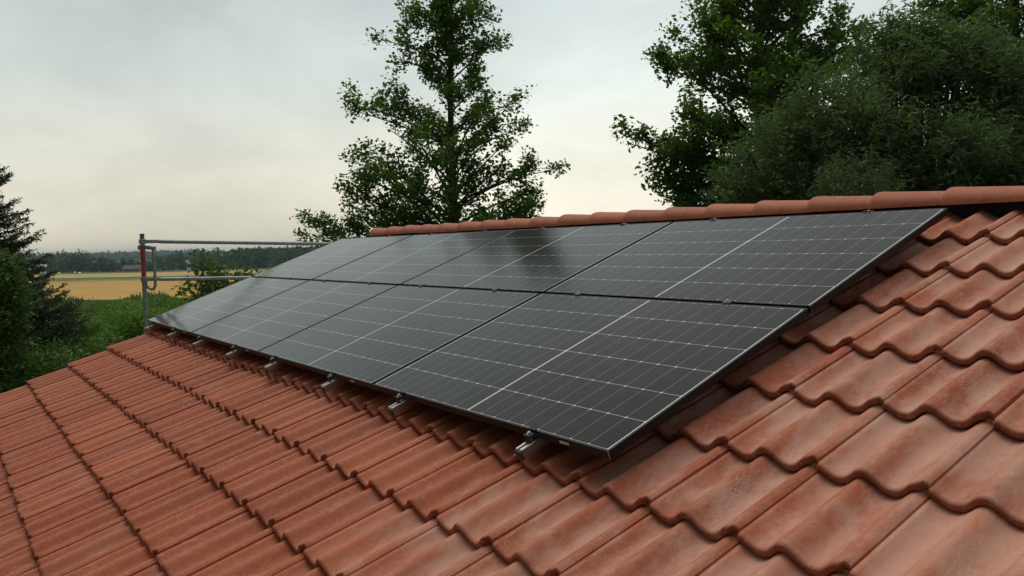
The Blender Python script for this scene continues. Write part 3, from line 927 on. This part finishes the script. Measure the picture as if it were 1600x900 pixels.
# ------------------------------------------------------------------ the house: tiled roof
V0 = Vector((0, math.cos(TH), math.sin(TH)))
NN = Vector((0, -math.sin(TH), math.cos(TH)))
def rp(x, v, n): return Vector((x, 0, 0)) + V0*v + NN*n
TW, TL = .329, .3805
TX0 = .190            # a joint between two tiles
X_L = TX0 - 22*TW     # gable edge
NCOL = 34
X_R = X_L + NCOL*TW
NV0 = -.056 - 8*TL    # lowest row of noses
NROW = 15
A = .043
N_BASE = -.169        # valley level where the tile leaves the nose above it
def prof_h(s):
    c = .5+.5*math.cos(2*math.pi*(s-.44)/.49)
    return A*(c**1.25)
svals = [0, .008, .017, .05, .09, .13, .18, .23, .28, .32, .355, .385, .41, .44, .47, .495, .525, .56, .6, .65, .70, .75, .79, .825, .855, .885, .91, .93, .95, .965, .98, 1.0]
lap = [-.075, -.05, -.02]
def tile_mesh(v0, x0, first_col, jx, jv, jn, jr):
    """one interlocking pantile with two rolls; (x, v, n) in roof coordinates"""
    S = svals
    vv = [(.014, -.031), (.004, -.027), (0, -.016), (.001, -.006), (.0045, -.0015), (.012, 0), (.05, 0), (.2, 0), (.33, 0), (TL+.05, 0)]
    vs = []; fs = []
    for dv, dn in vv:
        for s in S:
            h = prof_h(s)
            low = -.019 if s < .01 else -.006*max(0, 1-s/.13)          # the edge that the neighbour's roll lies over
            notch = 0.0
            if dv < .045 and s > .935:
                notch = .014*min(1, (s-.935)/.012)
            v = v0 + max(dv, 0) + notch*(1 if dv < .03 else 0)
            if notch and dv >= .012 and dv < .045: v = v0 + dv + notch*.6
            lift = .033*(1-(max(0, dv))/TL)
            vs.append((x0+s*TW+jx + jr*(dv-.2), v+jv+jr*(s-.5)*.3, N_BASE+h+low+dn+lift+jn))
    ns = len(S)
    for i in range(len(vv)-1):          # the first rows are the rounded nose
        for k in range(ns-1):
            fs.append((i*ns+k, i*ns+k+1, (i+1)*ns+k+1, (i+1)*ns+k))
    # right side wall of the roll (its own vertices keep the edge crisp)
    b = len(vs)
    for dv, dn in vv[2:]:
        x, v, n = vs[vv.index((dv, dn))*ns+ns-1]
        vs.append((x, v, n)); vs.append((x-.002, v, n-.026))
    for i in range(len(vv)-3):
        fs.append((b+2*i, b+2*i+1, b+2*i+3, b+2*i+2))
    # the lap that runs under the left neighbour's roll
    b = len(vs)
    for dv, dn in vv[1:]:
        for s in lap+[0]:
            lift = .033*(1-dv/TL)
            h = prof_h(s) if s > -.06 else prof_h(-.06)
            vs.append((x0+s*TW+jx, v0+max(dv, .012)+jv, N_BASE+h-.019-(.006 if s < 0 else 0)+dn+lift+jn))
    for i in range(len(vv)-2):
        for k in range(3):
            fs.append((b+i*4+k, b+i*4+k+1, b+(i+1)*4+k+1, b+(i+1)*4+k))
    # underside lip behind the nose
    b = len(vs)
    for k, s in enumerate(S):
        x, v, n = vs[k]
        vs.append((x, v, n)); vs.append((x, v+.05, n+.004))
    for k in range(ns-1):
        fs.append((b+2*k, b+2*k+1, b+2*k+3, b+2*k+2))
    if first_col:                                # verge flange down over the gable
        b = len(vs)
        for dv, dn in vv[1:]:
            x, v, n = vs[vv.index((dv, dn))*ns]
            vs.append((x, v, n)); vs.append((x-.004, v, n-.01)); vs.append((x-.004, v, n-.085))
        for i in range(len(vv)-2):
            fs.append((b+3*i, b+3*i+3, b+3*i+4, b+3*i+1)); fs.append((b+3*i+1, b+3*i+4, b+3*i+5, b+3*i+2))
    return vs, fs, 5*(ns-1)

ns_ = len(svals)
AV = []; AF = []; AR = []; AE = []
trnd = random.Random(5)
for r in range(NROW):
    for c in range(NCOL):
        vs, fs, ne = tile_mesh(NV0+r*TL, X_L+c*TW, c == 0, trnd.gauss(0, .0014), trnd.gauss(0, .0034), trnd.gauss(0, .0014), trnd.gauss(0, .006))
        b = len(AV)
        AV += vs
        AF += [tuple(i+b for i in f) for f in fs]
        AR += [trnd.random()]*len(fs)
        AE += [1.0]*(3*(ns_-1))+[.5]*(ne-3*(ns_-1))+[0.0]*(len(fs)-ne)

EAVE = rp(0, NV0, -.12)
house = empty('house', (X_L+.6, 0, GZ))
tag(house, 'house with a terracotta pantile roof carrying the solar array', 'house')
HO = Vector(house.location)
RID_V = 2.70; RID_Y = 2.53
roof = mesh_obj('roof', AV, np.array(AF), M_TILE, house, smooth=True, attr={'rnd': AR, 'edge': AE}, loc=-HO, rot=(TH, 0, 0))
back = bpy.data.objects.new('roof', roof.data)
COL.objects.link(back); back.parent = house
# the far slope: same field turned round the ridge line
back.matrix_local = Matrix.Translation(-HO) @ Matrix.Translation((X_L+X_R, 2*RID_Y, 0)) @ Matrix.Rotation(math.pi, 4, 'Z') @ Matrix.Rotation(TH, 4, 'X')
# boarding under the tiles
mb = MB()
for sgn in (1, -1):
    y0 = (rp(0, NV0+.06, -.19).y); z0 = rp(0, NV0+.06, -.19).z; y1 = RID_Y; z1 = rp(0, RID_Y/math.cos(TH), -.19).z
    if sgn < 0: y0 = 2*RID_Y-y0
    vs = [(X_L+.02, y0, z0), (X_R-.02, y0, z0), (X_R-.02, y1, z1), (X_L+.02, y1, z1)]
    mb.add(vs+[(x, y, z-.12) for x, y, z in vs], [(0, 1, 2, 3), (7, 6, 5, 4), (0, 4, 5, 1), (3, 2, 6, 7), (0, 3, 7, 4), (1, 5, 6, 2)])
mb.build('roof_boarding', M_DARK, house, loc=-HO)
# walls
yf = EAVE.y+.55; yb = 2*RID_Y-yf; xl = X_L+.35; xr = X_R-.35
zt = (rp(0, (yf)/math.cos(TH), -.33)).z
zr = rp(0, RID_Y/math.cos(TH), -.33).z
mb = MB()
mb.add([(xl, yf, GZ-.5), (xr, yf, GZ-.5), (xr, yb, GZ-.5), (xl, yb, GZ-.5), (xl, yf, zt), (xr, yf, zt), (xr, yb, zt), (xl, yb, zt), (xl, RID_Y, zr), (xr, RID_Y, zr)],
       [(0, 1, 5, 4), (1, 2, 6, 9, 5), (2, 3, 7, 6), (3, 0, 4, 8, 7)])
mb.build('wall', M_WALL, house, loc=-HO)
for x in (xl+1.2, xl+4.2, xl+7.4):
    wi = MB().box(x, x+1.2, yf-.06, yf+.03, GZ+1.0, GZ+2.3, .01).build('window', simple('window_frame', (.75, .75, .73), .4), house, loc=-HO)
    MB().box(x+.08, x+1.12, yf-.065, yf-.04, GZ+1.08, GZ+2.22).build('pane', simple('window_glass', (.03, .04, .045), .06), wi)
# gutter along the eave
mb = MB()
gy, gzz = EAVE.y-.06, EAVE.z-.09
prev = None; b = 0
for i in range(13):
    a = math.pi + math.pi*i/12
    for x in (X_L, X_R):
        mb.v.append((x, gy+.07*math.cos(a), gzz+.07*math.sin(a)))
for i in range(12):
    mb.f.append((2*i, 2*i+1, 2*i+3, 2*i+2))
mb.build('gutter', simple('zinc', (.35, .37, .38), .45, .7), house, smooth=True, loc=-HO)

# ridge: dark ventilation roll and the half-round caps
MB().tube([(X_L+.05, RID_Y, .80), (X_R-.05, RID_Y, .80)], .06, 10).build('ridge_roll', M_DARK, roof, rot=(-TH, 0, 0))
mb = MB()
for sgn in (1, -1):
    vs = [(X_L+.1, RID_Y-sgn*.055, .815), (X_R-.1, RID_Y-sgn*.055, .815), (X_R-.1, RID_Y, .85), (X_L+.1, RID_Y, .85)]
    mb.add(vs, [(0, 1, 2, 3)])
mb.build('ridge_flashing', M_DARK, roof, rot=(-TH, 0, 0))
def cap_mesh(seed):
    mb = MB(); n = 20
    secs = [(0, .975, 1), (.004, 1.0, 1), (.03, 1.0, 1), (.07, .965, 1), (.20, .89, 1), (.41, .77, 1)]
    W, H_ = .118, .094
    for dx, k, _ in secs:
        for j in range(n+1):
            a = math.pi*j/n
            mb.v.append((dx, -W*(k*.5+.5)*math.cos(a), H_*k*math.sin(a)**.85 if 0 < j < n else 0))
    for i in range(len(secs)-1):
        for j in range(n):
            a = i*(n+1)+j
            mb.f.append((a, a+n+1, a+n+2, a+1))
    # thickness at both ends and the lower edges
    base_ = len(mb.v)
    for dx, k, _ in secs:
        for j in range(n+1):
            a = math.pi*j/n
            mb.v.append((dx, -(W-.013)*(k*.5+.5)*math.cos(a), (H_-.013)*k*math.sin(a)**.85 if 0 < j < n else 0))
    for i in range(len(secs)-1):
        for j in range(n):
            a = base_+i*(n+1)+j
            mb.f.append((a, a+1, a+n+2, a+n+1))
        for j in (0, n):
            a = i*(n+1)+j; mb.f.append((a, a+base_, a+base_+n+1, a+n+1))
    for i in (0, len(secs)-1):
        for j in range(n):
            a = i*(n+1)+j
            mb.f.append((a, a+1, a+1+base_, a+base_))
    return mb
cap0 = cap_mesh(0)
inv = Matrix.Rotation(-TH, 4, 'X')
nc = int((X_R-X_L)/.389)+1
rr = random.Random(3)
for k in range(nc):
    x = -.166 + .389*(k-17)
    if x < X_L-.03 or x > X_R-.2: continue
    o = mesh_obj('ridge_cap', cap0.v, cap0.f, M_RIDGE, roof, smooth=True, attr={'rnd': [rr.uniform(.45, .95)]*len(cap0.f)})
    o.data.set_sharp_from_angle(angle=R(40))
    o.matrix_local = inv @ Matrix.Translation((x, RID_Y+rr.gauss(0, .002), .822+rr.gauss(0, .0015))) @ Matrix.Rotation(rr.gauss(0, .006), 4, 'Z')

# ------------------------------------------------------------------ solar panels
PW, PH, PT, GAP = 1.722, 1.134, .031, .02
def make_panel():
    root = empty('solar_panel', (0, 0, 0), (TH, 0, 0))
    g = MB().box(-PW/2+.011, PW/2-.011, -PH/2+.011, PH/2-.011, -.006, -.0016).build('cell_glass', M_GLASS, root)
    fr = MB(); w_ = .011; b_ = .0012
    fr.box(-PW/2, PW/2, -PH/2, -PH/2+w_, -PT, 0, b_); fr.box(-PW/2, PW/2, PH/2-w_, PH/2, -PT, 0, b_)
    fr.box(-PW/2, -PW/2+w_, -PH/2+w_+.0004, PH/2-w_-.0004, -PT, 0, b_); fr.box(PW/2-w_, PW/2, -PH/2+w_+.0004, PH/2-w_-.0004, -PT, 0, b_)
    # inner flange at the bottom of the frame
    fr.box(-PW/2+w_, PW/2-w_, -PH/2+w_, -PH/2+.032, -PT+.0005, -PT+.003); fr.box(-PW/2+w_, PW/2-w_, PH/2-.032, PH/2-w_, -PT+.0005, -PT+.003)
    f = fr.build('frame', M_FRAME, root)
    MB().box(-PW/2+.013, PW/2-.013, -PH/2+.013, PH/2-.013, -.010, -.0065).build('backsheet', M_DARK, root)
    MB().box(PW/2-.255, PW/2-.205, -PH/2-.0012, -PH/2+.0005, -.021, -.011).build('sticker', M_STICK, f)
    for sx in (-1, 1):     # bright cut lines where the frame sides meet
        MB().box(sx*(PW/2-.0014)-.0008, sx*(PW/2-.0014)+.0008, -PH/2-.0006, -PH/2+.0004, -PT, -.001).build('corner_joint', M_ALU, f)
    return root
def copy_tree(o, parent=None):
    c = o.copy(); COL.objects.link(c)
    if parent: c.parent = parent
    for ch in list(o.children): copy_tree(ch, c)
    return c
cname = ['the column nearest the camera', 'the second column from the camera', 'the third column from the camera', 'the farthest column, by the scaffold']
proto = make_panel()
for row in range(2):
    for c in range(4):
        o = proto if (row, c) == (0, 0) else copy_tree(proto)
        o.location = rp(-(PW/2 + c*(PW+GAP-.0003)), PH/2 + row*(PH+GAP), 0)
        tag(o, 'black solar panel in the %s row, %s' % (('lower', 'upper')[row], cname[c]), 'solar panel', 'solar panels of the roof array')

# ------------------------------------------------------------------ mounting rails with clamps
def make_rail():
    root = empty('mounting_rail', (0, 0, 0), (TH, 0, 0))      # origin at the rail's lower end, on its top plane (n = -PT-.002)
    w2, h = .019, .042
    poly = [(-w2*.72, -h), (w2*.72, -h), (w2, -h*.62), (w2, -.003), (w2-.002, 0), (.0065, 0), (.0065, -.006), (.011, -.008), (.011, -.022), (-.011, -.022), (-.011, -.008), (-.0065, -.006), (-.0065, 0), (-w2+.002, 0), (-w2, -.003), (-w2, -h*.62)]
    L = 2.45
    MB().prism(poly, .003, L).build('rail', M_ALU, root)
    ec = [(-w2*.74, -h-.0012), (w2*.74, -h-.0012), (w2+.0012, -h*.62), (w2+.0012, -.008), (-w2-.0012, -.008), (-w2-.0012, -h*.62)]
    MB().prism(ec, -.002, .0028).build('end_cap', M_BLK, root)
    def clamp(y, d, endc=True):
        """y = edge of the panel, d = -1 clamp stands outside the lower edge, +1 outside the upper edge"""
        top = PT+.002
        mb = MB()
        if endc:
            s = d
            mb.box(-.02, .02, min(y+s*.0008, y+s*.034), max(y+s*.0008, y+s*.034), top-.0085, top-.0055, .0006)   # lower shelf carrying the bolt
            mb.box(-.02, .02, min(y+s*.031, y+s*.034), max(y+s*.031, y+s*.034), .0005, top-.009, .0006)             # outer leg
            mb.box(-.02, .02, min(y+s*.0008, y+s*.004), max(y+s*.0008, y+s*.004), top-.0055, top+.0024, .0006)      # riser
            mb.box(-.02, .02, min(y-s*.008, y+s*.004), max(y-s*.008, y+s*.004), top+.0025, top+.0050, .0006)        # lip over the frame
            yb_ = y+s*.018; zb = top-.0055
        else:
            mb.box(-.02, .02, y-.018, y+.018, top+.0022, top+.005, .0006)
            mb.box(-.02, .02, y-.008, y+.008, top-.02, top+.0022)
            yb_ = y; zb = top+.005
        cl = mb.build('end_clamp' if endc else 'middle_clamp', M_BLK if not endc else M_FRAME, root)
        bo = MB().tube([(0, yb_, zb), (0, yb_, zb+.0015)], .0085, 14).tube([(0, yb_, zb+.0012), (0, yb_, zb+.0075)], .0062, 6)
        bo.build('bolt', M_STEEL, cl)
    y0 = .085
    clamp(y0, -1); clamp(y0+PH+GAP/2, 1, False); clamp(y0+2*PH+GAP, 1)
    for yy in (.50, 1.62, 2.2):                               # roof hooks holding the rail above the tiles
        MB().box(-.016, .016, yy, yy+.006, -.10, -h, .001).box(-.016, .016, yy-.02, yy+.10, -.104, -.099, .001).build('roof_hook', M_STEEL, root)
    return root
RX = [-.405, -1.41, -2.205, -3.135, -3.965, -4.875, -5.77, -6.705]
words = ['nearest the camera', 'second from the camera', 'third from the camera', 'fourth from the camera', 'fifth from the camera', 'sixth from the camera', 'last but one towards the scaffold', 'farthest, beside the scaffold post']
pr = make_rail()
for i, x in enumerate(RX):
    o = pr if i == 0 else copy_tree(pr)
    o.location = rp(x, -.085+random.gauss(0, .002), -PT-.002)
    tag(o, 'aluminium rail end under the array edge, %s' % words[i], 'mounting rail', 'mounting rails under the solar array')

# ------------------------------------------------------------------ scaffold at the gable end
SX, SY = -8.2, .235
sc_root = empty('scaffold', (SX, SY, GZ))
tag(sc_root, 'grey scaffold post with two tubular guard rails standing past the far gable edge', 'scaffold')
so_ = Vector((SX, SY, GZ))
def L_(x, y, z): return (x-SX, y-SY, z-GZ)
post = MB().tube([L_(SX, SY, GZ), L_(SX, SY, .40)], .0255, 16).tube([L_(SX, SY, .752), L_(SX, SY, .82)], .0255, 16).build('post', M_GALV, sc_root, smooth=True)
MB().tube([L_(SX, SY, .401), L_(SX, SY, .751)], .0262, 16).build('red_band', M_RED, post, smooth=True)
MB().tube([L_(SX, SY, .821), L_(SX, SY, .905)], .0255, 16).build('top_spigot', M_TEAL, post, smooth=True)
p2y = 3.25
MB().tube([L_(SX, p2y, GZ), L_(SX, p2y, .76)], .0255, 16).build('post', M_GALV, sc_root, smooth=True)
for za, zb in ((.815, .722), (.378, .30)):
    mb = MB().tube([L_(SX+.045, SY+.16, za-.004), L_(SX+.045, SY+.20, za-.006), L_(SX+.045, p2y+.05, zb)], [.019, .022, .022], 14)
    mb.box(SX+.035-SX, SX+.055-SX, .02, .20, za-GZ-.022, za-GZ+.018, .004)
    mb.build('guard_rail', M_GALV, sc_root, smooth=True)
    MB().box(-.034, .05, -.034, .034, za-GZ-.028, za-GZ+.028, .008).build('coupler', M_GALV, sc_root)
MB().box(-.05, -.0, -.045, .03, .745-GZ-.028, .745-GZ+.028, .008).build('coupler', M_GALV, sc_root)
# short stub and the bent handle tube
dr = Vector((.72, .60, 0)).normalized()
def S(a, z): return (dr.x*a, dr.y*a, z-GZ)
MB().tube([S(-.02, .752), S(.165, .735)], .022, 14).build('stub_tube', M_GALV, sc_root, smooth=True)
MB().tube([S(.14, .725), S(.148, .55), S(.150, .36), S(.147, .30), S(.125, .262), S(.09, .262), S(.04, .29), S(.02, .34)], .016, 10).build('bent_tube', M_GALV, sc_root, smooth=True)
for z in (-1.6, -3.4):
    MB().box(-.9, -.02, -.3, p2y-SY+.3, z-GZ, z-GZ+.045, .005).build('platform', M_PLANK, sc_root)

# ------------------------------------------------------------------ haze
m = bpy.data.materials.new('haze'); m.use_nodes = True
t = m.node_tree
for n in list(t.nodes): t.nodes.remove(n)
o_ = N(t, 'ShaderNodeOutputMaterial'); pv = N(t, 'ShaderNodeVolumePrincipled')
pv.inputs['Color'].default_value = (.62, .78, .90, 1)
pv.inputs['Density'].default_value = .00018
t.links.new(pv.outputs[0], o_.inputs['Volume'])
hz = MB().box(-5200, 5200, -5200, 5200, FZ-4, 26)
tag(hz.build('haze', m), 'thin pale air that greys the distant forest and hills', 'haze', kind='stuff')
